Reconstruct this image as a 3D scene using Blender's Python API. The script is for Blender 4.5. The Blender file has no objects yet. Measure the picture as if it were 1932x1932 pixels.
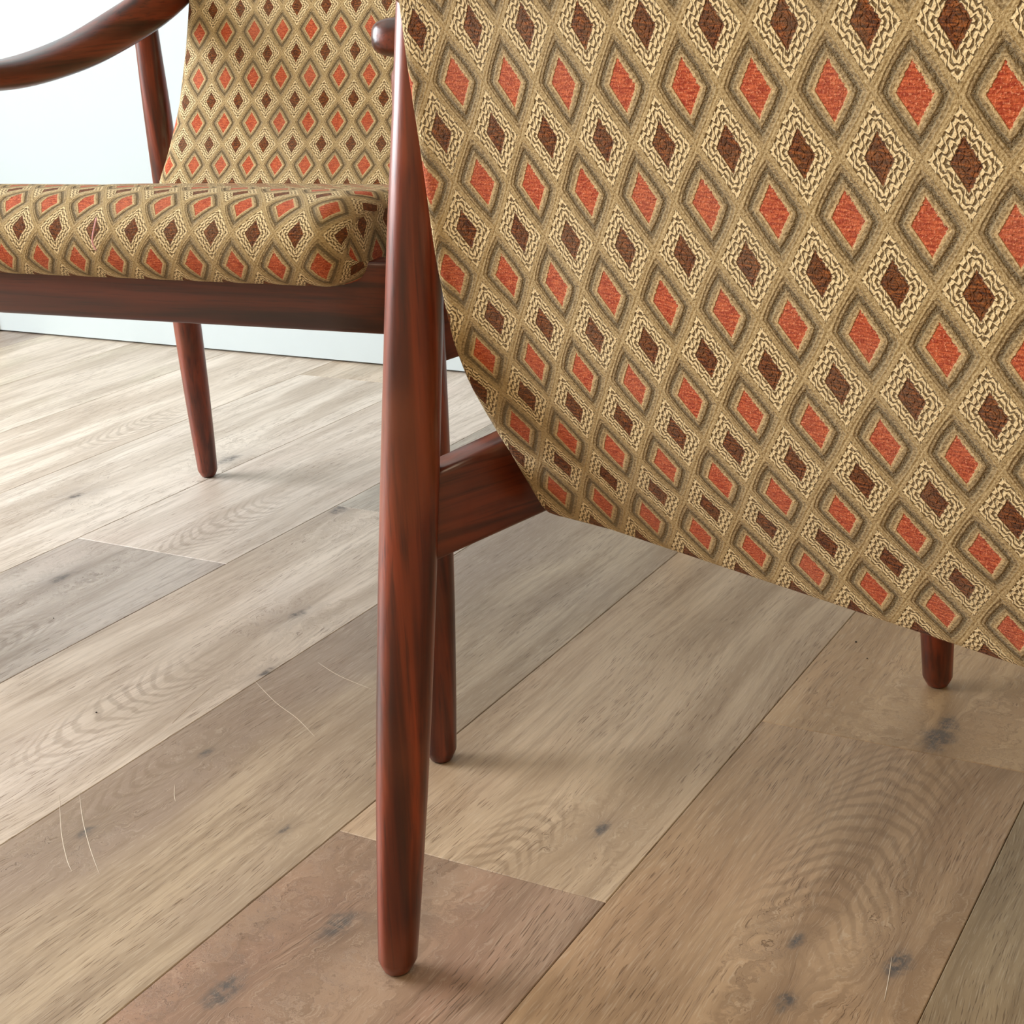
import bpy, math, random
from mathutils import Vector, Matrix
random.seed(4)
C = bpy.context.scene.collection
SC = bpy.context.scene
PI = math.pi

# ------------------------------------------------------------------ camera
FOC, PITCH, ROLL, TH = 2919.66, 0.33652684, 0.05514027, 1.03687544
H = 0.61
cr, sr, cp, sp = math.cos(ROLL), math.sin(ROLL), math.cos(PITCH), math.sin(PITCH)
Mc = Matrix(((1, 0, 0), (0, -sp, cp), (0, -cp, -sp))) @ Matrix(((cr, -sr, 0), (sr, cr, 0), (0, 0, 1)))
cam = bpy.data.cameras.new('camera')
cam.sensor_width = 36
cam.lens = FOC / 1932 * 36
cam.clip_start = 0.02
camo = bpy.data.objects.new('camera', cam)
C.objects.link(camo)
c0, c1, c2 = Mc.col[0], -Mc.col[1], -Mc.col[2]
camo.matrix_world = Matrix(((c0[0], c1[0], c2[0], 0), (c0[1], c1[1], c2[1], 0), (c0[2], c1[2], c2[2], H), (0, 0, 0, 1)))
SC.camera = camo

# room frame: m runs along the planks, n across them
MV = Vector((math.cos(TH), math.sin(TH), 0))
NV = Vector((-math.sin(TH), math.cos(TH), 0))
def room(m, n, z=0.0):
    return MV * m + NV * n + Vector((0, 0, z))

# ------------------------------------------------------------------ world, light, exposure
w = bpy.data.worlds.new('world'); SC.world = w; w.use_nodes = True
bg = w.node_tree.nodes['Background']
bg.inputs[0].default_value = (0.75, 0.86, 1.0, 1)
bg.inputs[1].default_value = 2.0
SC.view_settings.view_transform = 'Standard'
SC.view_settings.look = 'None'
SC.view_settings.gamma = 1
SC.view_settings.use_curve_mapping = False
SC.view_settings.exposure = 0.10

WIN_M0, WIN_M1, WIN_Z0, WIN_Z1, LEFT_N = -0.45, 1.20, 0.45, 1.95, 3.2
BACK_M = 2.075

def area(name, loc, direction, sx, sy, power, col):
    l = bpy.data.lights.new(name, 'AREA'); l.shape = 'RECTANGLE'; l.size = sx; l.size_y = sy
    l.energy = power; l.color = col
    o = bpy.data.objects.new(name, l); C.objects.link(o)
    o.location = loc
    z = -Vector(direction).normalized()
    x = Vector((0, 0, 1)).cross(z)
    x = x.normalized() if x.length > 1e-4 else MV.copy()
    y = z.cross(x)
    o.rotation_euler = Matrix((x, y, z)).transposed().to_euler()
    return o
area('window_daylight', room((WIN_M0 + WIN_M1) / 2, LEFT_N + 0.10, (WIN_Z0 + WIN_Z1) / 2), -NV, WIN_M1 - WIN_M0, WIN_Z1 - WIN_Z0, 155, (0.92, 0.96, 1.0))
area('warm_fill_light', room(-0.9, -0.6, 2.35), (0, 0, -1), 0.8, 0.8, 17, (1.0, 0.80, 0.55))  # warm fill light added overhead behind the camera, no lamp fixture there

# ------------------------------------------------------------------ node helpers
class NT:
    def __init__(s, name):
        s.mat = bpy.data.materials.new(name); s.mat.use_nodes = True
        s.t = s.mat.node_tree; s.t.nodes.clear()
        s.out = s.t.nodes.new('ShaderNodeOutputMaterial')
        s.b = s.t.nodes.new('ShaderNodeBsdfPrincipled')
        s.t.links.new(s.b.outputs[0], s.out.inputs[0])
    def lk(s, v, inp):
        if isinstance(v, bpy.types.NodeSocket): s.t.links.new(v, inp)
        else: inp.default_value = v
    def m(s, op, a, b=0.0, c=None, clamp=False):
        n = s.t.nodes.new('ShaderNodeMath'); n.operation = op; n.use_clamp = clamp
        s.lk(a, n.inputs[0]); s.lk(b, n.inputs[1])
        if c is not None: s.lk(c, n.inputs[2])
        return n.outputs[0]
    def add(s, a, b): return s.m('ADD', a, b)
    def sub(s, a, b): return s.m('SUBTRACT', a, b)
    def mul(s, a, b): return s.m('MULTIPLY', a, b)
    def mapr(s, v, a, b, c=0.0, d=1.0, smooth=True):
        n = s.t.nodes.new('ShaderNodeMapRange'); n.interpolation_type = 'SMOOTHSTEP' if smooth else 'LINEAR'
        s.lk(v, n.inputs[0])
        for i, x in enumerate((a, b, c, d)): s.lk(x, n.inputs[i + 1])
        return n.outputs[0]
    def mix(s, f, a, b, mode='MIX'):
        n = s.t.nodes.new('ShaderNodeMix'); n.data_type = 'RGBA'; n.blend_type = mode
        s.lk(f, n.inputs[0])
        for v, k in ((a, 6), (b, 7)):
            if isinstance(v, (tuple, list)) and len(v) == 3: v = (*v, 1)
            s.lk(v, n.inputs[k])
        return n.outputs[2]
    def comb(s, x, y, z=0.0):
        n = s.t.nodes.new('ShaderNodeCombineXYZ')
        for i, v in enumerate((x, y, z)): s.lk(v, n.inputs[i])
        return n.outputs[0]
    def sep(s, v):
        n = s.t.nodes.new('ShaderNodeSeparateXYZ'); s.lk(v, n.inputs[0]); return n.outputs
    def noise(s, vec, scale=1.0, detail=2.0, rough=0.5, dist=0.0):
        n = s.t.nodes.new('ShaderNodeTexNoise'); s.lk(vec, n.inputs['Vector'])
        n.inputs['Scale'].default_value = scale; n.inputs['Detail'].default_value = detail
        n.inputs['Roughness'].default_value = rough; n.inputs['Distortion'].default_value = dist
        return n.outputs[0]
    def coord(s, k):
        n = s.t.nodes.new('ShaderNodeTexCoord'); return n.outputs[k]
    def attr(s, name, out=1):
        n = s.t.nodes.new('ShaderNodeAttribute'); n.attribute_type = 'OBJECT'; n.attribute_name = name
        return n.outputs[out]
    def bump(s, h, dist, strength=1.0):
        n = s.t.nodes.new('ShaderNodeBump'); n.inputs['Distance'].default_value = dist
        n.inputs['Strength'].default_value = strength; s.lk(h, n.inputs['Height'])
        s.t.links.new(n.outputs[0], s.b.inputs['Normal'])
    def fin(s, col, rough, **kw):
        if isinstance(col, tuple): col = (*col, 1)
        s.lk(col, s.b.inputs['Base Color']); s.lk(rough, s.b.inputs['Roughness'])
        for k, v in kw.items(): s.lk(v, s.b.inputs[k])
        return s.mat

# ------------------------------------------------------------------ materials
PW, PH = 0.0382, 0.0515
def fabric_mat():
    s = NT('diamond_upholstery')
    uv = s.sep(s.coord('UV'))
    u0, v0 = uv[0], uv[1]
    uvv = s.comb(u0, v0)
    jit = s.sub(s.noise(uvv, 700, 2), 0.5)
    jit2 = s.sub(s.noise(s.comb(s.add(u0, 3.1), v0), 60, 1), 0.5)
    U = s.m('DIVIDE', s.add(u0, s.add(s.mul(jit, 0.0010), s.mul(jit2, 0.0012))), PW)
    V = s.m('DIVIDE', s.add(v0, s.mul(jit, 0.0014)), PH)
    a = s.mul(s.m('ABSOLUTE', s.sub(s.m('FRACT', s.add(U, 0.5)), 0.5)), 2)
    b = s.mul(s.m('ABSOLUTE', s.sub(s.m('FRACT', s.add(V, 0.5)), 0.5)), 2)
    d1 = s.add(a, b)
    isred = s.m('LESS_THAN', d1, 1.0)
    d2 = s.sub(2.0, d1)
    # horizontal chenille streaks inside the cores
    st = s.noise(s.comb(s.mul(u0, 160), s.mul(v0, 900)), 1, 3, 0.6)
    fl = s.noise(uvv, 900, 2, 0.6)
    cellid = s.noise(s.comb(s.m('ROUND', U), s.m('ROUND', V)), 0.91, 0)
    red = s.mix(s.mapr(st, 0.35, 0.68), (0.30, 0.034, 0.010), (0.60, 0.130, 0.045))
    red = s.mix(s.mapr(fl, 0.54, 0.74), red, (0.82, 0.32, 0.17))
    brn = s.mix(s.mapr(st, 0.40, 0.70), (0.080, 0.021, 0.004), (0.36, 0.105, 0.021))
    brn = s.mix(s.mul(s.mapr(cellid, 0.4, 0.65), 0.30), brn, (0.16, 0.075, 0.022))
    # red cell : core, pale edge, taupe ring with dark stitches, olive outer band
    da = s.add(s.mul(a, 1.03), s.mul(b, 0.94))
    db = s.add(s.mul(s.sub(1.0, a), 1.06), s.mul(s.sub(1.0, b), 0.93))
    rr = s.m('POWER', s.add(s.m('POWER', a, 1.12), s.m('POWER', b, 1.12)), 1 / 1.12)
    rr = s.add(rr, s.mul(jit, 0.05))
    tw = s.noise(s.comb(s.mul(u0, 500), s.mul(v0, 800)), 1, 2, 0.6)
    pale = s.mix(s.mapr(tw, 0.3, 0.7), (0.46, 0.30, 0.13), (0.66, 0.49, 0.26))
    taupe = s.mix(s.mapr(tw, 0.34, 0.66), (0.21, 0.14, 0.06), (0.44, 0.32, 0.165))
    olive = s.mix(s.mapr(tw, 0.3, 0.7), (0.33, 0.225, 0.095), (0.52, 0.38, 0.19))
    dark = s.mul(s.m('SUBTRACT', 1.0, s.mapr(s.m('ABSOLUTE', s.sub(rr, 0.695)), 0.03, 0.095)), s.mapr(tw, 0.36, 0.58, 0.25, 1.0))
    dark2 = s.mul(s.m('SUBTRACT', 1.0, s.mapr(s.m('ABSOLUTE', s.sub(rr, 0.865)), 0.01, 0.035)), 0.8)
    c = s.mix(s.mapr(rr, 0.86, 0.90), taupe, olive)
    c = s.mix(s.mul(dark, 0.62), c, (0.065, 0.045, 0.020))
    c = s.mix(s.mul(dark2, 0.22), c, (0.09, 0.06, 0.025))
    c = s.mix(s.mapr(d1, 0.505, 0.56), pale, c)
    corer = s.mapr(s.add(da, s.mul(jit, 0.10)), 0.425, 0.465, 1, 0)
    credc = s.mix(corer, c, red)
    # brown cell : core, cream key pattern, olive outer band
    e = s.sub(b, a)
    wv = s.m('PINGPONG', s.add(s.mul(e, 2.2), s.mul(jit, 0.10)), 0.5)
    wv = s.mapr(wv, 0.16, 0.34)
    phase = s.add(s.mul(d2, 5.6), s.mul(wv, 0.80))
    sn = s.m('SINE', s.mul(phase, 2 * PI))
    brk = s.m('SINE', s.mul(s.add(e, s.mul(d2, 0.5)), 2 * PI * 4.4))
    line = s.mapr(s.add(s.add(sn, s.mul(brk, 0.30)), s.mul(jit, 0.8)), -0.75, 0.15)
    key = s.mix(line, (0.13, 0.075, 0.024), (0.86, 0.67, 0.38))
    key = s.mix(s.mapr(tw, 0.4, 0.75, 0, 0.35), key, (0.60, 0.45, 0.22))
    keyband = s.mapr(s.add(d2, s.mul(jit, 0.06)), 0.83, 0.88, 1, 0)
    c2_ = s.mix(keyband, olive, key)
    coreb = s.mapr(s.add(db, s.mul(jit, 0.10)), 0.375, 0.41, 1, 0)
    cb = s.mix(coreb, c2_, brn)
    col = s.mix(isred, cb, credc)
    # worn patches
    big = s.noise(uvv, 14, 2)
    col = s.mix(s.mapr(big, 0.35, 0.7, 0.0, 0.10), col, (0.42, 0.36, 0.26))
    # relief
    hr = s.sub(s.sub(s.add(s.mul(s.mapr(rr, 0.84, 0.9), 0.25), 0.55), s.mul(dark, 0.75)), s.mul(corer, 0.30))
    hb = s.add(s.sub(0.62, s.mul(coreb, 0.45)), s.mul(keyband, s.mul(s.sub(line, 0.6), 0.75)))
    hh = s.add(s.mul(isred, hr), s.mul(s.sub(1.0, isred), hb))
    hh = s.sub(hh, s.mul(s.m('SUBTRACT', 1.0, s.mapr(s.m('ABSOLUTE', s.sub(d1, 1.0)), 0.0, 0.06)), 0.10))
    hh = s.add(hh, s.mul(s.add(fl, tw), 0.30))
    s.bump(hh, 0.0016, 1.0)
    return s.fin(col, 0.85, **{'Sheen Weight': 0.06, 'Sheen Roughness': 0.5, 'Specular IOR Level': 0.12})
FAB = fabric_mat()

def teak(name, axis, kd=1.0):
    s = NT(name)
    ri = s.t.nodes.new('ShaderNodeObjectInfo').outputs['Random']
    p = s.sep(s.coord('Object'))
    off = s.mul(ri, 3.0)
    k = [60, 60, 60]; k[axis] = 2.5
    fk = [420, 420, 420]; fk[axis] = 14
    v = s.comb(s.add(s.mul(p[0], k[0]), off), s.mul(p[1], k[1]), s.mul(p[2], k[2]))
    vf = s.comb(s.add(s.mul(p[0], fk[0]), off), s.mul(p[1], fk[1]), s.mul(p[2], fk[2]))
    n1 = s.noise(v, 1, 3, 0.55, 0.6)
    n2 = s.noise(vf, 1, 2, 0.6)
    n3 = s.noise(s.coord('Object'), 9, 2)
    col = s.mix(s.mapr(n1, 0.30, 0.70), (0.046, 0.0080, 0.0036), (0.27, 0.047, 0.0115))
    col = s.mix(s.mapr(n2, 0.50, 0.75, 0, 0.6), col, (0.032, 0.007, 0.004))
    col = s.mix(s.mapr(n3, 0.5, 0.75, 0, 0.5), col, (0.25, 0.072, 0.024))
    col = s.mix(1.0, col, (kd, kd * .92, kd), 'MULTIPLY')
    s.bump(n2, 0.00025, 0.35)
    return s.fin(col, s.mapr(n1, 0.2, 0.8, 0.27, 0.38), **{'Coat Weight': 0.15, 'Coat Roughness': 0.2})
TEAKZ, TEAKX, TEAKY = teak('teak_vertical', 2), teak('teak_crosswise', 0, 0.5), teak('teak_lengthwise', 1, 0.72)  # rails and arms darker: wood variation plus some shade painted into the colour

def plank_mat():
    s = NT('oak_look_vinyl')
    p = s.sep(s.coord('Object'))
    x, y = p[0], p[1]
    ri = s.t.nodes.new('ShaderNodeObjectInfo').outputs['Random']
    off = s.mul(ri, 37.0)
    warp = s.mul(s.sub(s.noise(s.comb(s.mul(x, 6), s.mul(y, 2.2), off), 1, 2), 0.5), 0.05)
    xx = s.add(x, warp)
    knotmask = 0.0; darkk = 0.0; greyk = 0.0
    for nm in ('knot_a', 'knot_b', 'knot_c', 'knot_d'):
        kv = s.sep(s.attr(nm))
        dx, dy = s.sub(x, kv[0]), s.sub(y, kv[1])
        sz = s.m('MAXIMUM', kv[2], 0.0001)
        wob = s.add(1.0, s.mul(s.sub(s.noise(s.comb(x, y, off), 55, 4, 0.65), 0.5), 2.2))
        r = s.mul(s.m('DIVIDE', s.m('SQRT', s.add(s.mul(dx, dx), s.mul(s.mul(dy, dy), 0.22))), sz), wob)
        g = s.m('EXPONENT', s.mul(s.mul(r, r), -0.32))
        xx = s.add(xx, s.mul(s.mul(dx, g), 1.3))
        core = s.mapr(r, 0.15, 0.75, 1, 0)
        halo = s.mapr(r, 0.4, 2.6, 1, 0)
        darkk = s.m('MAXIMUM', darkk, core)
        greyk = s.m('MAXIMUM', greyk, halo)
    # cathedral arches
    av = s.sep(s.attr('arch'))
    adx, ady = s.sub(x, av[0]), s.sub(y, av[1])
    asz = av[2]
    aw = s.m('ABSOLUTE', asz)
    sgn = s.m('SIGN', asz)
    field = s.add(s.mul(ady, sgn), s.m('DIVIDE', s.mul(adx, adx), s.m('MAXIMUM', s.mul(aw, 0.55), 0.0001)))
    field = s.add(field, s.mul(s.sub(s.noise(s.comb(s.mul(x, 26), s.mul(y, 10), off), 1, 3), 0.5), 0.06))
    arcs = s.m('SINE', s.mul(field, 2 * PI * 52))
    am = s.mul(s.mapr(s.m('ABSOLUTE', adx), s.mul(aw, 0.35), s.mul(aw, 1.0), 1, 0), s.mapr(s.m('ABSOLUTE', ady), s.mul(aw, 1.2), s.mul(aw, 3.0), 1, 0))
    am = s.mul(am, s.mapr(aw, 0.001, 0.01))
    g1 = s.noise(s.comb(s.mul(xx, 24), s.mul(y, 2.6), off), 1, 4, 0.55)
    g2 = s.noise(s.comb(s.mul(xx, 210), s.mul(y, 9), off), 1, 3, 0.6)
    g3 = s.noise(s.comb(s.mul(x, 9), s.mul(y, 4.5), s.add(off, 9)), 1, 2, 0.5)
    po = s.noise(s.comb(s.mul(xx, 1050), s.mul(y, 50), off), 1, 1, 0.5)
    porezone = s.noise(s.comb(s.mul(xx, 30), s.mul(y, 7), s.add(off, 4)), 1, 2)
    pore = s.mul(s.mapr(po, 0.60, 0.68), s.mapr(porezone, 0.38, 0.62, 0.15, 1))
    lite = s.mul(s.mapr(po, 0.34, 0.40, 1, 0), 0.6)
    tone = s.attr('tone', 0)
    col = s.mix(s.mapr(g1, 0.32, 0.68, 0, 0.9), tone, s.mix(1.0, tone, (0.62, 0.58, 0.54), 'MULTIPLY'))
    col = s.mix(s.mapr(g3, 0.45, 0.72, 0, 0.40), col, s.attr('tone_patch', 0))
    em = s.mul(s.mapr(s.add(x, s.mul(s.sub(g3, 0.5), 0.16)), 0.02, -0.075), s.attr('edge_patch', 2))
    col = s.mix(em, col, s.attr('tone_patch', 0))
    col = s.mix(s.mapr(g2, 0.42, 0.70, 0, 0.45), col, s.mix(1.0, tone, (0.45, 0.40, 0.35), 'MULTIPLY'))
    col = s.mix(s.mul(s.mapr(arcs, -0.2, 0.9), s.mul(am, 0.42)), col, s.mix(1.0, tone, (0.40, 0.35, 0.30), 'MULTIPLY'))
    col = s.mix(s.mul(greyk, 0.45), col, s.mix(1.0, tone, (0.50, 0.47, 0.46), 'MULTIPLY'))
    kn = s.noise(s.comb(s.mul(x, 1.0), s.mul(y, 0.8), off), 170, 3, 0.7)
    col = s.mix(s.mul(darkk, s.mapr(kn, 0.36, 0.60, 0.35, 1.0)), col, (0.095, 0.078, 0.068))
    col = s.mix(s.mul(pore, 0.75), col, s.mix(1.0, tone, (0.30, 0.24, 0.19), 'MULTIPLY'))
    col = s.mix(s.mul(lite, 0.22), col, (0.80, 0.70, 0.55))
    h = s.sub(s.sub(s.add(s.mul(g2, 0.25), s.mul(lite, 0.2)), s.mul(pore, 0.9)), s.mul(s.mul(darkk, kn), 0.6))
    h = s.sub(h, s.mul(s.mul(arcs, am), 0.12))
    s.bump(h, 0.00035, 0.55)
    rough = s.mapr(g1, 0.3, 0.7, 0.40, 0.52)
    return s.fin(col, rough, **{'Specular IOR Level': 0.5})
PLANK = plank_mat()

def plain(name, col, rough=0.6, **kw):
    s = NT(name)
    n = s.noise(s.coord('Object'), 3, 3)
    c = s.mix(s.mapr(n, 0.3, 0.7, 0, 0.06), col, tuple(x * 0.8 for x in col))
    n2 = s.noise(s.coord('Object'), 260, 2)
    s.bump(n2, 0.0002, 0.3)
    return s.fin(c, rough, **kw)
WALLM = plain('wall_paint', (0.485, 0.55, 0.57), 0.7)
BASEM = plain('baseboard_paint', (0.56, 0.63, 0.65), 0.4)
WARMW = plain('warm_wall_paint', (0.72, 0.62, 0.44), 0.7)
CEILM = plain('ceiling_paint', (0.80, 0.76, 0.68), 0.8)
SUBM = plain('subfloor', (0.035, 0.026, 0.02), 0.9)
SCR = plain('scratch_mark', (0.60, 0.50, 0.38), 0.6)
PINK = plain('pink_thread', (0.85, 0.45, 0.48), 0.8)
CRUMB = plain('dark_crumb', (0.02, 0.013, 0.01), 0.8)
GLIDE = plain('dark_glide', (0.02, 0.012, 0.010), 0.6)

# ------------------------------------------------------------------ mesh helpers
def link(name, me, mat, parent=None, smooth=False):
    o = bpy.data.objects.new(name, me); C.objects.link(o)
    if mat and not me.materials: me.materials.append(mat)
    if parent: o.parent = parent
    if smooth:
        for p in me.polygons: p.use_smooth = True
    return o
def mesh(verts, faces, uvs=None):
    me = bpy.data.meshes.new('mesh'); me.from_pydata([tuple(v) for v in verts], [], faces)
    if uvs:
        l = me.uv_layers.new(name='UVMap'); k = 0
        for f in uvs:
            for q in f: l.data[k].uv = q; k += 1
    me.update(); return me
def rings_mesh(rings, caps=True):
    n = len(rings[0]); V = [p for r in rings for p in r]; F = []
    for i in range(len(rings) - 1):
        for j in range(n):
            k = (j + 1) % n
            F.append((i * n + j, i * n + k, (i + 1) * n + k, (i + 1) * n + j))
    if caps:
        F.append(tuple(reversed(range(n)))); F.append(tuple((len(rings) - 1) * n + j for j in range(n)))
    return mesh(V, F)
def box_mesh(x0, x1, y0, y1, z0, z1, bev=0.0):
    if bev <= 0:
        V = [(x, y, z) for z in (z0, z1) for y in (y0, y1) for x in (x0, x1)]
        return mesh(V, [(0, 2, 3, 1), (4, 5, 7, 6), (0, 1, 5, 4), (1, 3, 7, 5), (3, 2, 6, 7), (2, 0, 4, 6)])
    b = bev
    V = [(x0, y0, z0), (x1, y0, z0), (x1, y1, z0), (x0, y1, z0), (x0, y0, z1 - b), (x1, y0, z1 - b), (x1, y1, z1 - b), (x0, y1, z1 - b),
         (x0 + b, y0 + b, z1), (x1 - b, y0 + b, z1), (x1 - b, y1 - b, z1), (x0 + b, y1 - b, z1)]
    F = [(3, 2, 1, 0)]
    for a in (0, 4):
        for i in range(4):
            j = (i + 1) % 4; F.append((a + i, a + j, a + 4 + j, a + 4 + i))
    F.append((8, 9, 10, 11))
    return mesh(V, F)
def lerp(tab, x):
    if x <= tab[0][0]: a, b = tab[0], tab[1]
    elif x >= tab[-1][0]: a, b = tab[-2], tab[-1]
    else:
        for a, b in zip(tab, tab[1:]):
            if a[0] <= x <= b[0]: break
    t = (x - a[0]) / (b[0] - a[0])
    return a[1] + (b[1] - a[1]) * t
def crom(pts, n):
    """Catmull-Rom through tuples"""
    out = []
    P = [pts[0]] + list(pts) + [pts[-1]]
    for i in range(1, len(P) - 2):
        for k in range(n):
            t = k / n
            out.append(tuple(0.5 * (2 * b + (c - a) * t + (2 * a - 5 * b + 4 * c - d) * t * t + (3 * b - a - 3 * c + d) * t ** 3)
                             for a, b, c, d in zip(P[i - 1], P[i], P[i + 1], P[i + 2])))
    out.append(tuple(pts[-1])); return out

# ------------------------------------------------------------------ chair
XF, YF = 0.3285, 0.2925      # foot positions
LEGR = [(0, .0125), (.02, .0132), (.05, .0143), (.12, .0162), (.19, .0172), (.26, .0176), (.34, .0174), (.42, .0168), (.48, .0162), (.54, .0147), (.65, .0130)]
def leg_axis(side, end, z):
    """side +1 right, end +1 front"""
    if end < 0: return Vector((side * (XF - 0.047 * z), -YF + 0.087 * z, z))
    return Vector((side * (XF - 0.027 * z), YF - 0.105 * z, z))
def leg_mesh(side, end, ztop):
    zs = [0.0015, 0.003, 0.006, 0.010] + [0.03 + i * (ztop - 0.03) / 26 for i in range(27)]
    rings = []
    for z in zs:
        r = lerp(LEGR, z)
        if z < 0.010: r -= 0.0045 * (1 - (z / 0.010)) ** 1.2
        c = leg_axis(side, end, z)
        rings.append([c + Vector((math.cos(t) * r, math.sin(t) * r, 0)) for t in [2 * PI * k / 28 for k in range(28)]])
    r = lerp(LEGR, ztop)
    for dz, f in ((0.003, 0.93), (0.005, 0.75), (0.006, 0.4)):
        c = leg_axis(side, end, ztop + dz)
        rings.append([c + Vector((math.cos(t) * r * f, math.sin(t) * r * f, 0)) for t in [2 * PI * k / 28 for k in range(28)]])
    return rings_mesh(rings)
def glide_mesh(side, end):
    c = leg_axis(side, end, 0)
    return rings_mesh([[c + Vector((math.cos(t) * r, math.sin(t) * r, z)) for t in [2 * PI * k / 20 for k in range(20)]] for z, r in ((0, .0070), (.0018, .0076))])
def beam_mesh(p0, p1, h0, h1, th, side_vec, r=0.004):
    """rounded rectangular bar between two section centres; h = (zbot, ztop)"""
    rings = []
    N = 8
    for i in range(N + 1):
        t = i / N
        c = p0.lerp(p1, t); zb = h0[0] + (h1[0] - h0[0]) * t; zt = h0[1] + (h1[1] - h0[1]) * t
        ring = []
        for (sx, sz, a0) in ((1, 1, 0), (-1, 1, PI / 2), (-1, -1, PI), (1, -1, 3 * PI / 2)):
            for k in range(5):
                a = a0 + k * PI / 8
                cx = sx * (th / 2 - r); cz = (zt - r) if sz > 0 else (zb + r)
                ring.append(Vector((c.x, c.y, 0)) + side_vec * (cx + r * math.cos(a)) + Vector((0, 0, cz + r * math.sin(a))))
        rings.append(ring)
    return rings_mesh(rings)

# backrest shell: back-face profile (y, z) from bottom to top
BACKP = [(.111, .3015), (.103, .316), (.0905, .339), (.0765, .363), (.0555, .411), (.040, .460), (.028, .509), (.0165, .558), (.004, .62), (-.016, .70), (-.042, .79), (-.072, .87)]
INSET = [(.27, .037), (.33, .036), (.39, .0385), (.42, .045), (.475, .0570), (.535, .0655), (.60, .072), (.70, .083), (.87, .105)]
CURL = [(.27, -.004), (.36, -.006), (.42, -.0125), (.475, -.014), (.535, -.011), (.60, -.008), (.87, -.008)]
TH_S = 0.034
def shell_mesh():
    prof = crom(BACKP, 6)
    ys = [p[0] - YF for p in prof]; zs = [p[1] for p in prof]
    S = [0.0]
    for i in range(1, len(prof)): S.append(S[-1] + math.hypot(ys[i] - ys[i - 1], zs[i] - zs[i - 1]))
    s0 = min(range(len(zs)), key=lambda i: abs(zs[i] - .460))
    sref = S[s0] + (0.460 - zs[s0])
    tang = []
    for i in range(len(prof)):
        a, b = max(0, i - 1), min(len(prof) - 1, i + 1)
        t = Vector((0, ys[b] - ys[a], zs[b] - zs[a])).normalized(); tang.append(t)
    R = 0.0155
    secs = []   # (centre, tangent, normal(front), halfwidth, thickscale, s)
    def norm(t): return Vector((0, t.z, -t.y))   # points to the front (+y)
    for ph in (80, 60, 40, 20):
        a = math.radians(ph); t = tang[0]
        secs.append((Vector((0, ys[0], zs[0])) - t * (R * math.sin(a)), norm(t), XF - lerp(INSET, zs[0]) - R * (1 - math.cos(a)) * 0.6, math.cos(a), S[0] - R * a))
    for i in range(len(prof)):
        secs.append((Vector((0, ys[i], zs[i])), norm(tang[i]), XF - lerp(INSET, zs[i]), 1.0, S[i]))
    for ph in (20, 40, 60, 80):
        a = math.radians(ph); t = tang[-1]
        secs.append((Vector((0, ys[-1], zs[-1])) + t * (R * math.sin(a)), norm(t), XF - lerp(INSET, zs[-1]) - R * (1 - math.cos(a)), math.cos(a), S[-1] + R * a))
    V, F, UV, seamL, seamR = [], [], [], [], []
    NX, NA = 14, 6
    def half(hw, front=False):
        """signed list from -mid-side to +mid-side: (x, depth-from-face, u)"""
        rr = 0.027 if front else 0.010
        dp = 1.0 if front else 0.006 / 0.010
        pts = []
        flat = hw - rr
        for k in range(NA, -1, -1):
            a = PI / 2 * k / NA
            pts.append((-(flat + rr * math.sin(a)), dp * rr * (1 - math.cos(a)), -(flat + rr * a)))
        for k in range(1, NX): x = -flat + 2 * flat * k / NX; pts.append((x, 0, x))
        for k in range(NA + 1):
            a = PI / 2 * k / NA
            pts.append((flat + rr * math.sin(a), dp * rr * (1 - math.cos(a)), flat + rr * a))
        return pts
    rows = []
    for (c, n, hw, ts, s) in secs:
        rb, rf = [], []
        curl = lerp(CURL, c.z)
        pv = TH_S * 0.5
        for face, dst, hp in ((0, rb, half(hw)), (1, rf, half(hw, True))):
            for (x, d, u) in hp:
                edge = max(0.0, (abs(x) - (hw - 0.035)) / 0.035) ** 2
                crown = 0.004 * (1 - (x / hw) ** 2)
                off = (d if face == 0 else TH_S - d * (TH_S - 0.006) / 0.027 + crown)
                off = pv + (off - pv) * ts + curl * edge
                dst.append((c + n * off + Vector((x, 0, 0)), u))
        rows.append((rb, rf, s - sref)); seamL.append(rb[0][0]); seamR.append(rb[-1][0])
    M_ = len(rows[0][0])
    for face in (0, 1):
        base = len(V)
        for r in rows: V += [p for p, u in r[face]]
        for i in range(len(rows) - 1):
            for j in range(M_ - 1):
                q = [(i, j), (i, j + 1), (i + 1, j + 1), (i + 1, j)]
                if face == 1: q.reverse()
                F.append(tuple(base + a * M_ + b for a, b in q))
                UV.append([(rows[a][face][b][1] + (-.003, .005)[face], rows[a][2] + (0, .008)[face]) for a, b in q])
    # caps
    for idx, rev in ((0, True), (len(rows) - 1, False)):
        b0 = [idx * M_ + j for j in range(M_)]; f0 = [len(rows) * M_ + idx * M_ + j for j in range(M_)]
        for j in range(M_ - 1):
            q = [b0[j], b0[j + 1], f0[j + 1], f0[j]]
            if not rev: q = q
            else: q = q[::-1]
            F.append(tuple(q)); UV.append([(V[k].x, rows[idx][2]) for k in q])
    return mesh(V, F, UV), seamL, seamR, secs
def tube_mesh(path, rad, n=8):
    rings = []
    for i, p in enumerate(path):
        a, b = path[max(0, i - 1)], path[min(len(path) - 1, i + 1)]
        t = (b - a).normalized(); x = t.cross(Vector((0.3, 0.2, 0.93))).normalized(); y = t.cross(x)
        rings.append([p + x * rad * math.cos(2 * PI * k / n) + y * rad * math.sin(2 * PI * k / n) for k in range(n)])
    return rings_mesh(rings)

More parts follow.
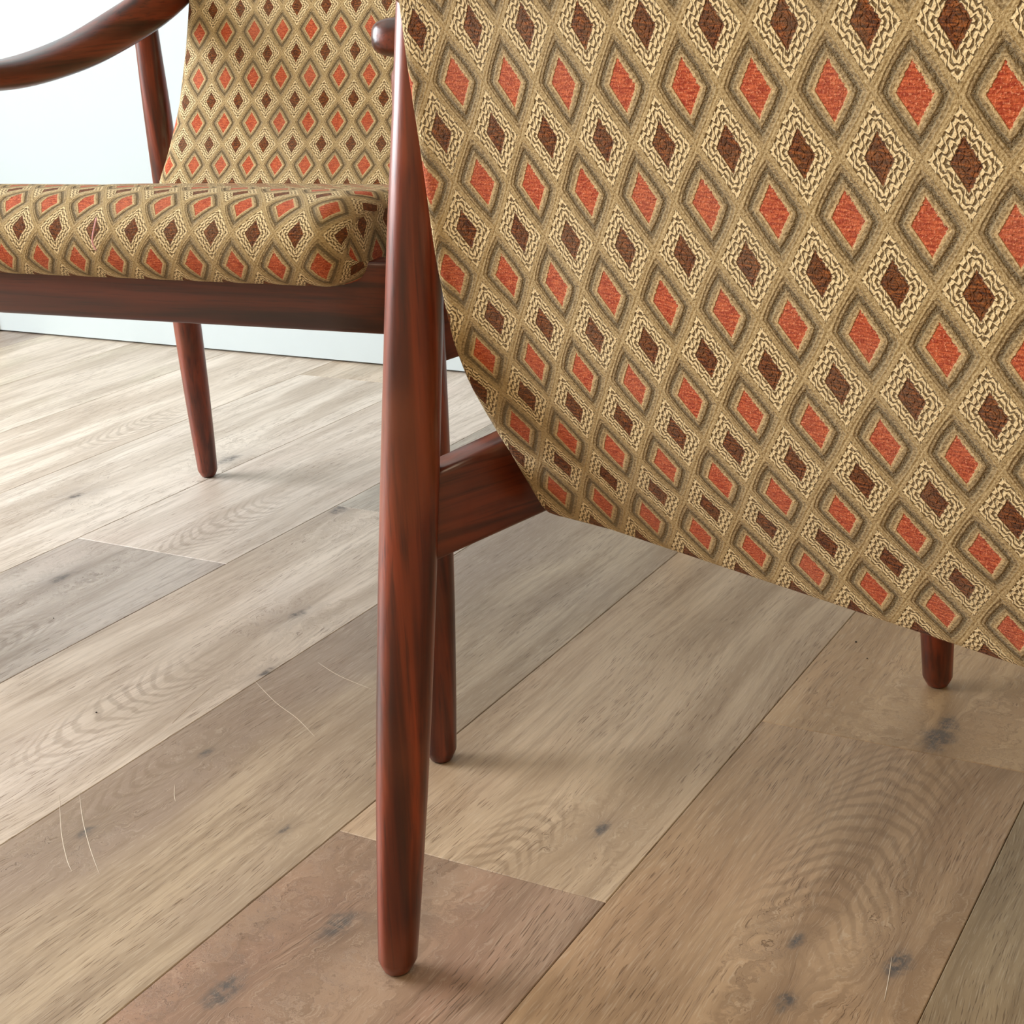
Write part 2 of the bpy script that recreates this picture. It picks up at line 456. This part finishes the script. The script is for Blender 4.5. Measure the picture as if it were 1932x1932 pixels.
def seat_mesh():
    HW, R = 0.2800, 0.021
    sec = crom([(-.195, .352), (-.05, .362), (.10, .374), (.22, .385), (.276, .3885), (.300, .3935), (.3115, .4080), (.3130, .4260), (.3050, .4415), (.2880, .4520), (.2600, .4555),
                (.21, .4515), (.10, .4345), (-.02, .4180), (-.12, .4060), (-.175, .3980), (-.196, .3880), (-.203, .370)], 5)[:-1]
    n = len(sec)
    S = [0.0]
    for i in range(1, n): S.append(S[-1] + math.dist(sec[i], sec[i - 1]))
    i0 = min(range(n), key=lambda i: abs(sec[i][1] - .408) + (0 if sec[i][0] > .3 else 1))
    S = [s - S[i0] for s in S]
    cy, cz = 0.06, 0.415
    def mid(y): return lerp([(-.2, .375), (.1, .408), (.25, .424), (.32, .425)], y)
    V, F, UV = [], [], []
    xs = []
    for k in range(0, 7): a = PI / 2 * (1 - k / 6); xs.append((-(HW - R) - R * math.sin(a), R * (1 - math.cos(a)), -(HW - R) - R * a))
    for k in range(1, 20): x = -(HW - R) + 2 * (HW - R) * k / 20; xs.append((x, 0, x))
    for k in range(0, 7): a = PI / 2 * k / 6; xs.append(((HW - R) + R * math.sin(a), R * (1 - math.cos(a)), (HW - R) + R * a))
    for (x, ins, u) in xs:
        for (y, z) in sec:
            yy = y - ins * (1 if y > 0.2 else -1 if y < -0.15 else 0) * min(1, abs(y - (0.2 if y > 0 else -.15)) / 0.06)
            zm = mid(y); zz = zm + (z - zm) * (1 - ins / 0.045)
            dome = 0.002 * (1 - (x / HW) ** 2) if z > zm and y < 0.29 else 0
            V.append((x, yy, zz + dome))
    for i in range(len(xs) - 1):
        for j in range(n - 1):
            q = [(i, j), (i, j + 1), (i + 1, j + 1), (i + 1, j)]
            F.append(tuple(a * n + b for a, b in q)); UV.append([(xs[a][2], S[b]) for a, b in q])
        q = [(i, n - 1), (i, 0), (i + 1, 0), (i + 1, n - 1)]
        F.append(tuple(a * n + b for a, b in q)); UV.append([(xs[a][2], 0) for a, b in q])
    # side caps: strips joining lower and upper halves
    top = max(range(n), key=lambda j: sec[j][0])
    for i, rev in ((0, False), (len(xs) - 1, True)):
        lo = list(range(0, top + 1)); hi = list(range(n - 1, top - 1, -1))
        K = 26
        def pt(lst, t):
            return lst[min(len(lst) - 1, int(round(t * (len(lst) - 1))))]
        prev = None
        for k in range(K + 1):
            cur = (i * n + pt(lo, k / K), i * n + pt(hi, k / K))
            if prev:
                q = []
                for idx in (prev[0], cur[0], cur[1], prev[1]):
                    if idx not in q: q.append(idx)
                if len(q) >= 3:
                    if not rev: q = q[::-1]
                    F.append(tuple(q))
                    sg = -1 if i == 0 else 1
                    UV.append([(sg * (HW + 0.012 + (.30 - V[m_][1])), V[m_][2] - .408) for m_ in q])
            prev = cur
    return mesh(V, F, UV)

def arm_mesh(side):
    # inset from the foot line, y forward of the rear foot, z, width, thickness
    P = [(.026, .516, .567, .050, .029), (.027, .475, .561, .055, .028), (.032, .41, .543, .054, .0265), (.040, .31, .535, .050, .030), (.044, .21, .547, .044, .036),
         (.049, .13, .569, .036, .043), (.060, .06, .597, .027, .046), (.069, .005, .629, .025, .045), (.078, -.035, .664, .027, .041), (.088, -.060, .698, .026, .036)]
    path = crom(P, 6)
    rings = []
    N = 24
    L = len(path)
    for i, (ins, y, z, w_, t_) in enumerate(path):
        a, b = path[max(0, i - 1)], path[min(L - 1, i + 1)]
        t = Vector((-(b[0] - a[0]) * side, b[1] - a[1], b[2] - a[2])).normalized()
        sx = t.cross(Vector((0, 0, 1))).normalized(); up = sx.cross(t).normalized()
        c = Vector((side * (XF - ins), y - YF, z))
        rings.append((c, sx, up, w_, t_, t))
    out = []
    def ring(c, sx, up, w_, t_, f=1.0):
        r = []
        for k in range(N):
            a = 2 * PI * k / N
            ca, sa = math.cos(a), math.sin(a)
            e = 2 / 3.0
            x = abs(ca) ** e * (1 if ca > 0 else -1) * w_ / 2 * f; y = abs(sa) ** e * (1 if sa > 0 else -1) * t_ / 2 * f
            r.append(c + sx * x + up * y)
        return r
    c, sx, up, w_, t_, t = rings[0]
    for ph in (85, 65, 45, 25, 10):
        a = math.radians(ph)
        out.append([c - t * (0.016 * math.sin(a)) + (p - c) * 1.0 for p in ring(c, sx, up, w_, t_, math.cos(a) ** 0.6)])
    for (c, sx, up, w_, t_, t) in rings: out.append(ring(c, sx, up, w_, t_))
    c, sx, up, w_, t_, t = rings[-1]
    for ph in (25, 50, 75):
        a = math.radians(ph)
        out.append([p + t * (0.010 * math.sin(a)) for p in ring(c, sx, up, w_, t_, math.cos(a) ** 0.6)])
    return rings_mesh(out)

def bake_parts():
    parts = []
    for side in (1, -1):
        for end, zt in ((-1, 0.635), (1, 0.541)):
            parts.append(('leg', leg_mesh(side, end, zt), TEAKZ, ('glide', glide_mesh(side, end), GLIDE)))
        a = leg_axis(side, -1, .305); b = leg_axis(side, 1, .36)
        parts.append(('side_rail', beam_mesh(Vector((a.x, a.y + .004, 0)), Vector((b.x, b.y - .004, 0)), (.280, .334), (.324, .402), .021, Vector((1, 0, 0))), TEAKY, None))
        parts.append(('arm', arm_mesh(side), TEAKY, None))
    fy = YF - 0.105 * .385
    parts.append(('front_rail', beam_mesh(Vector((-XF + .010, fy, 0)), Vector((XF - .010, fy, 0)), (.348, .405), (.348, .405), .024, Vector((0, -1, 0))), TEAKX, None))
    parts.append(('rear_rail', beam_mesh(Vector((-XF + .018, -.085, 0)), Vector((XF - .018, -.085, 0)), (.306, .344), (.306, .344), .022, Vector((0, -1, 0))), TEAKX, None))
    parts.append(('seat_cushion', seat_mesh(), FAB, None))
    sm, sl, sr_, secs = shell_mesh()
    parts.append(('backrest', sm, FAB, None))
    return parts
PARTS = bake_parts()
def build_chair(label, loc, az, group):
    root = bpy.data.objects.new('armchair', None); C.objects.link(root)
    root.empty_display_size = 0.1
    root.location = loc; root.rotation_euler = (0, 0, -math.radians(az))
    root['label'] = label; root['category'] = 'chair'; root['group'] = group
    objs = {}
    for nm, me, mat, sub in PARTS:
        o = link(nm, me, mat, root, True)
        if nm in ('backrest', 'seat_cushion'): o['label'] = 'upholstered in beige fabric with red and brown diamonds'
        if sub:
            link(sub[0], sub[1], sub[2], o)
        objs.setdefault(nm, []).append(o)
    return root, objs

def fr(az):
    a = math.radians(az); return Vector((math.sin(a), math.cos(a), 0)), Vector((math.cos(a), -math.sin(a), 0))
A_FOOT = Vector((-0.09088, 0.85432, 0)); C_FOOT = Vector((-0.06921, 1.13692, 0))
F1, R1 = fr(51.0)
near, near_o = build_chair('closest teak armchair, seen from behind, its diamond-patterned backrest filling the upper right', A_FOOT + R1 * XF + F1 * YF, 51.0, 'matching teak armchairs')
F2, R2 = fr(-153.6)
far, far_o = build_chair('further teak armchair, facing us by the white wall, seat and curved arm showing', C_FOOT + R2 * XF - F2 * YF, -153.6, 'matching teak armchairs')

# pink thread caught on the far chair's seat front
seat_far = far_o['seat_cushion'][0]
tp = crom([(-.0605, .3085, .4415), (-.0612, .3145, .4330), (-.0595, .3160, .4240), (-.0612, .3150, .4170)], 5)
th = link('loose_thread', tube_mesh([Vector(p) for p in tp], 0.0006), PINK, seat_far, True)
th['label'] = 'short pink loose thread caught on the seat front'

# ------------------------------------------------------------------ floor and planks
def tagS(o, **kw):
    o['kind'] = 'structure'
    for k, v in kw.items(): o[k] = v
    return o
ROT = -(PI / 2 - TH)      # local +Y -> MV
def room_obj(name, me, mat, **kw):
    o = link(name, me, mat); o.rotation_euler = (0, 0, ROT); tagS(o); return o
# in these local coordinates: x = -n , y = m
NEAR_M, RIGHT_N = -2.6, -2.3
floor = room_obj('floor', box_mesh(-LEFT_N - .15, -RIGHT_N + .15, NEAR_M - .15, BACK_M + .15, -0.06, -0.0045), SUBM)
B0, PWD, PLEN = 0.325 * H, 0.3708 * H, 1.22
ends = {-1: 1.47, 0: 1.113, 1: 0.816, 2: 1.65, 3: 1.443, 4: 1.232, 5: 1.97, 6: 2.12, 7: 1.2, 8: 0.9, 9: 1.5}
TAN, PALE = (.50, .375, .255), (.60, .49, .38)
tones = {(1, 0): ((.335, .225, .150), (.36, .185, .125)), (1, 1): ((.52, .385, .255), (.47, .32, .21)), (2, 0): ((.45, .345, .235), (.27, .195, .145)),
         (3, 0): ((.57, .475, .385), (.44, .37, .32)), (3, 1): ((.42, .37, .31), (.38, .32, .27)), (4, 0): ((.42, .36, .31), (.42, .33, .28)), (4, 1): ((.64, .55, .47), (.60, .49, .42)),
         (0, 0): ((.42, .275, .155), (.36, .215, .12)), (0, 1): ((.49, .325, .18), (.45, .275, .145)), (-1, 0): ((.36, .265, .155), (.31, .235, .145)), (-1, 1): ((.43, .30, .18), (.36, .24, .15)),
         (5, 0): ((.61, .53, .45), (.55, .46, .40)), (6, 0): ((.65, .56, .47), (.59, .50, .42)), (9, 0): ((.40, .33, .28), (.36, .28, .23)), (9, 1): ((.40, .33, .28), (.36, .28, .23))}
knots = [(.714, .579, .0125), (.622, .603, .012), (.831, .226, .010), (1.139, .284, .014), (1.17, .283, .009), (.735, .545, .008), (.829, .292, .006), (.766, .277, .007), (1.144, .938, .008), (1.127, 1.251, .010),
         (1.019, .881, .006), (.731, .830, .007), (.872, .828, .006), (.80, .690, .004), (1.43, 1.09, .012), (1.55, 1.36, .012), (.90, .47, .006), (1.35, 1.45, .009)]
arches = [(.975, .290, .070), (.90, .955, -.050), (.84, .52, .04), (.79, .845, -.03), (1.33, 1.19, -.05), (1.62, 1.60, -.05), (.95, 1.18, .04)]
GAP = 0.0005
full_me = {}
for row in range(-9, 14):
    n0 = B0 + PWD * row; n1 = n0 + PWD
    if n0 > LEFT_N: continue
    e0 = ends.get(row, 0.3 + 0.37 * ((row * 7) % 5))
    idx = -1
    e = e0 - PLEN * 3
    while e < BACK_M:
        m0, m1 = max(e, NEAR_M), min(e + PLEN, BACK_M)
        rel = 0 if e < e0 - .01 else 1
        e += PLEN
        if m1 - m0 < 0.01: continue
        a0 = max(n0, RIGHT_N); a1 = min(n1, LEFT_N)
        key = (round(a1 - a0, 4), round(m1 - m0, 4))
        if key not in full_me:
            hw, hl = (a1 - a0) / 2 - GAP / 2, (m1 - m0) / 2 - GAP / 2
            full_me[key] = box_mesh(-hw, hw, -hl, hl, -0.0045, 0.0, 0.0006)
        o = link('plank', full_me[key], PLANK, floor)
        mc, nc = (m0 + m1) / 2, (a0 + a1) / 2
        o.location = (-nc, mc, 0.0)
        k = (row, rel)
        if k in tones and (rel == 1 or e0 - PLEN <= m0 + .01): t1, t2 = tones[k]
        else:
            b = random.choice((TAN, PALE, PALE, (.52, .42, .32))); f = random.uniform(.92, 1.08)
            if row in (7, 8): b = (.62, .53, .44)
            t1 = tuple(x * f for x in b); t2 = tuple(x * f * random.uniform(.72, .9) for x in b)
        kf = 1.12 if row in (-1, 0, 1, 3, 5, 6, 7, 8) else 1.05
        o['tone'] = [q * kf for q in t1]; o['tone_patch'] = [q * kf for q in t2]
        mine = [(-(kn - nc), km - mc, ks) for (km, kn, ks) in [(a_, b_, c_ * 1.5) for a_, b_, c_ in knots] if m0 < km < m1 and a0 < kn < a1][:4]
        for nm, i in (('knot_a', 0), ('knot_b', 1), ('knot_c', 2), ('knot_d', 3)):
            o[nm] = list(mine[i]) if i < len(mine) else [9.0, 9.0, 0.001]
        o['edge_patch'] = 0.8 if row == 2 else 0.0
        ar = [(-(kn - nc), km - mc, ks) for (km, kn, ks) in arches if m0 < km < m1 and a0 < kn < a1]
        o['arch'] = list(ar[0]) if ar else [9.0, 9.0, 0.0]

# thin pale scratches worn into the floor, and stray crumbs
def px_floor(x, y):
    d = Mc @ Vector(((x - 966) / FOC, (y - 966) / FOC, 1)); t = -H / d.z
    P = d * t; return Vector((-(P.x * NV.x + P.y * NV.y), P.x * MV.x + P.y * MV.y, 0))
def scratch(pts, wdt=0.0005):
    p = crom([tuple(px_floor(*q)) for q in pts], 5)
    p = [Vector(q) for q in p]; V, F = [], []
    for i, q in enumerate(p):
        t = (p[min(len(p) - 1, i + 1)] - p[max(0, i - 1)]).normalized(); s = Vector((-t.y, t.x, 0))
        f = min(1, 4 * min(i, len(p) - 1 - i) / len(p)) * wdt / 2 + 0.00005
        V += [q + s * f + Vector((0, 0, .00006)), q + Vector((0, 0, .00022)), q - s * f + Vector((0, 0, .00006))]
    for i in range(len(p) - 1):
        for a in (0, 1): F.append((3 * i + a, 3 * i + a + 1, 3 * i + a + 4, 3 * i + a + 3))
    link('scratch', mesh(V, F), SCR, floor)
for s_ in ([(112, 1500), (116, 1570), (126, 1620), (136, 1645)], [(150, 1493), (156, 1545), (170, 1600), (188, 1650)], [(478, 1282), (520, 1325), (560, 1355), (594, 1390)],
           [(600, 1250), (640, 1275), (700, 1300)], [(325, 1365), (365, 1325), (400, 1295)], [(1683, 1805), (1676, 1850), (1668, 1890)], [(330, 1480), (329, 1500), (331, 1512)]):
    scratch(s_)
def crumb(x, y, r):
    p = px_floor(x, y); rings = []
    for z, f in ((0.0001, .6), (r * .5, 1.0), (r * 1.1, .7), (r * 1.4, .2)):
        rings.append([(p.x + r * f * (1 + .3 * math.sin(3 * k)) * math.cos(PI * k / 4), p.y + r * f * math.sin(PI * k / 4), z) for k in range(8)])
    me = rings_mesh([[Vector(q) - Vector((p.x, p.y, 0)) for q in rg] for rg in rings])
    return me, p
for i, (x, y, r, lab) in enumerate(((1615, 1212, .0010, 'larger of two tiny dark crumbs on the tan plank left of the right leg'), (1636, 1243, .0007, 'smaller of two tiny dark crumbs on the tan plank left of the right leg'),
                        (182, 1345, .0009, 'tiny dark crumb on the pale plank at the left'), (101, 1167, .0007, 'tiny dark crumb on the grey plank beyond the pale one'))):
    me, p = crumb(x, y, r)
    o = link('crumb', me, CRUMB)
    wp = MV * p.y + NV * (-p.x); o.location = (wp.x, wp.y, 0); o.rotation_euler = (0, 0, ROT)
    o['label'] = lab; o['category'] = 'crumb'; o['group'] = 'dark crumbs on the floor'

# ------------------------------------------------------------------ room shell
def wallbox(name, n0, n1, m0, m1, z0, z1, mat, parent=None):
    me = box_mesh(-n1, -n0, m0, m1, z0, z1)
    o = link(name, me, mat, parent)
    if not parent: o.rotation_euler = (0, 0, ROT); tagS(o)
    return o
CEIL = 2.5
wallbox('wall_back', RIGHT_N, LEFT_N, BACK_M, BACK_M + .12, -.004, CEIL, WALLM)
def baseboard(name, n0, n1, m0, m1, top=.095):
    return wallbox(name, n0, n1, m0, m1, 0.0035, top, BASEM)
# the baseboard gets a small top bevel profile
bb = box_mesh(-LEFT_N, -RIGHT_N, BACK_M - .013, BACK_M, 0.0035, .095, 0.003)
o = link('baseboard_back', bb, BASEM); o.rotation_euler = (0, 0, ROT); tagS(o)
wallbox('trim_1', 2.352, 2.44, BACK_M - .022, BACK_M - .012, 0.0035, .12, WARMW)
# left wall with the tall window
def left_wall():
    V, F = [], []
    def bx(n0, n1, m0, m1, z0, z1):
        k = len(V)
        V.extend([(-n, m, z) for z in (z0, z1) for m in (m0, m1) for n in (n1, n0)])
        F.extend([tuple(k + i for i in f) for f in ((0, 2, 3, 1), (4, 5, 7, 6), (0, 1, 5, 4), (1, 3, 7, 5), (3, 2, 6, 7), (2, 0, 4, 6))])
    L0, L1 = LEFT_N, LEFT_N + .12
    bx(L0, L1, NEAR_M, BACK_M, -.004, WIN_Z0); bx(L0, L1, NEAR_M, BACK_M, WIN_Z1, CEIL)
    bx(L0, L1, NEAR_M, WIN_M0, WIN_Z0, WIN_Z1); bx(L0, L1, WIN_M1, BACK_M, WIN_Z0, WIN_Z1)
    o = link('wall_left', mesh(V, F), WARMW); o.rotation_euler = (0, 0, ROT); tagS(o)
left_wall()
wallbox('wall_right', RIGHT_N - .12, RIGHT_N, NEAR_M, BACK_M, -.004, CEIL, WARMW)
wallbox('wall_front', RIGHT_N, LEFT_N, NEAR_M - .12, NEAR_M, -.004, CEIL, WARMW)
wallbox('ceiling', RIGHT_N - .12, LEFT_N + .12, NEAR_M - .12, BACK_M + .12, CEIL, CEIL + .1, CEILM)
win = bpy.data.objects.new('window_1', None); C.objects.link(win); win.rotation_euler = (0, 0, ROT); tagS(win)
for (m0, m1, z0, z1) in ((WIN_M0, WIN_M0 + .05, WIN_Z0, WIN_Z1), (WIN_M1 - .05, WIN_M1, WIN_Z0, WIN_Z1), (WIN_M0 + .05, WIN_M1 - .05, WIN_Z0, WIN_Z0 + .05), (WIN_M0 + .05, WIN_M1 - .05, WIN_Z1 - .05, WIN_Z1), ((WIN_M0 + WIN_M1) / 2 - .025, (WIN_M0 + WIN_M1) / 2 + .025, WIN_Z0 + .05, WIN_Z1 - .05)):
    link('window_frame', box_mesh(-LEFT_N - .07, -LEFT_N - .02, m0, m1, z0, z1), BASEM, win)
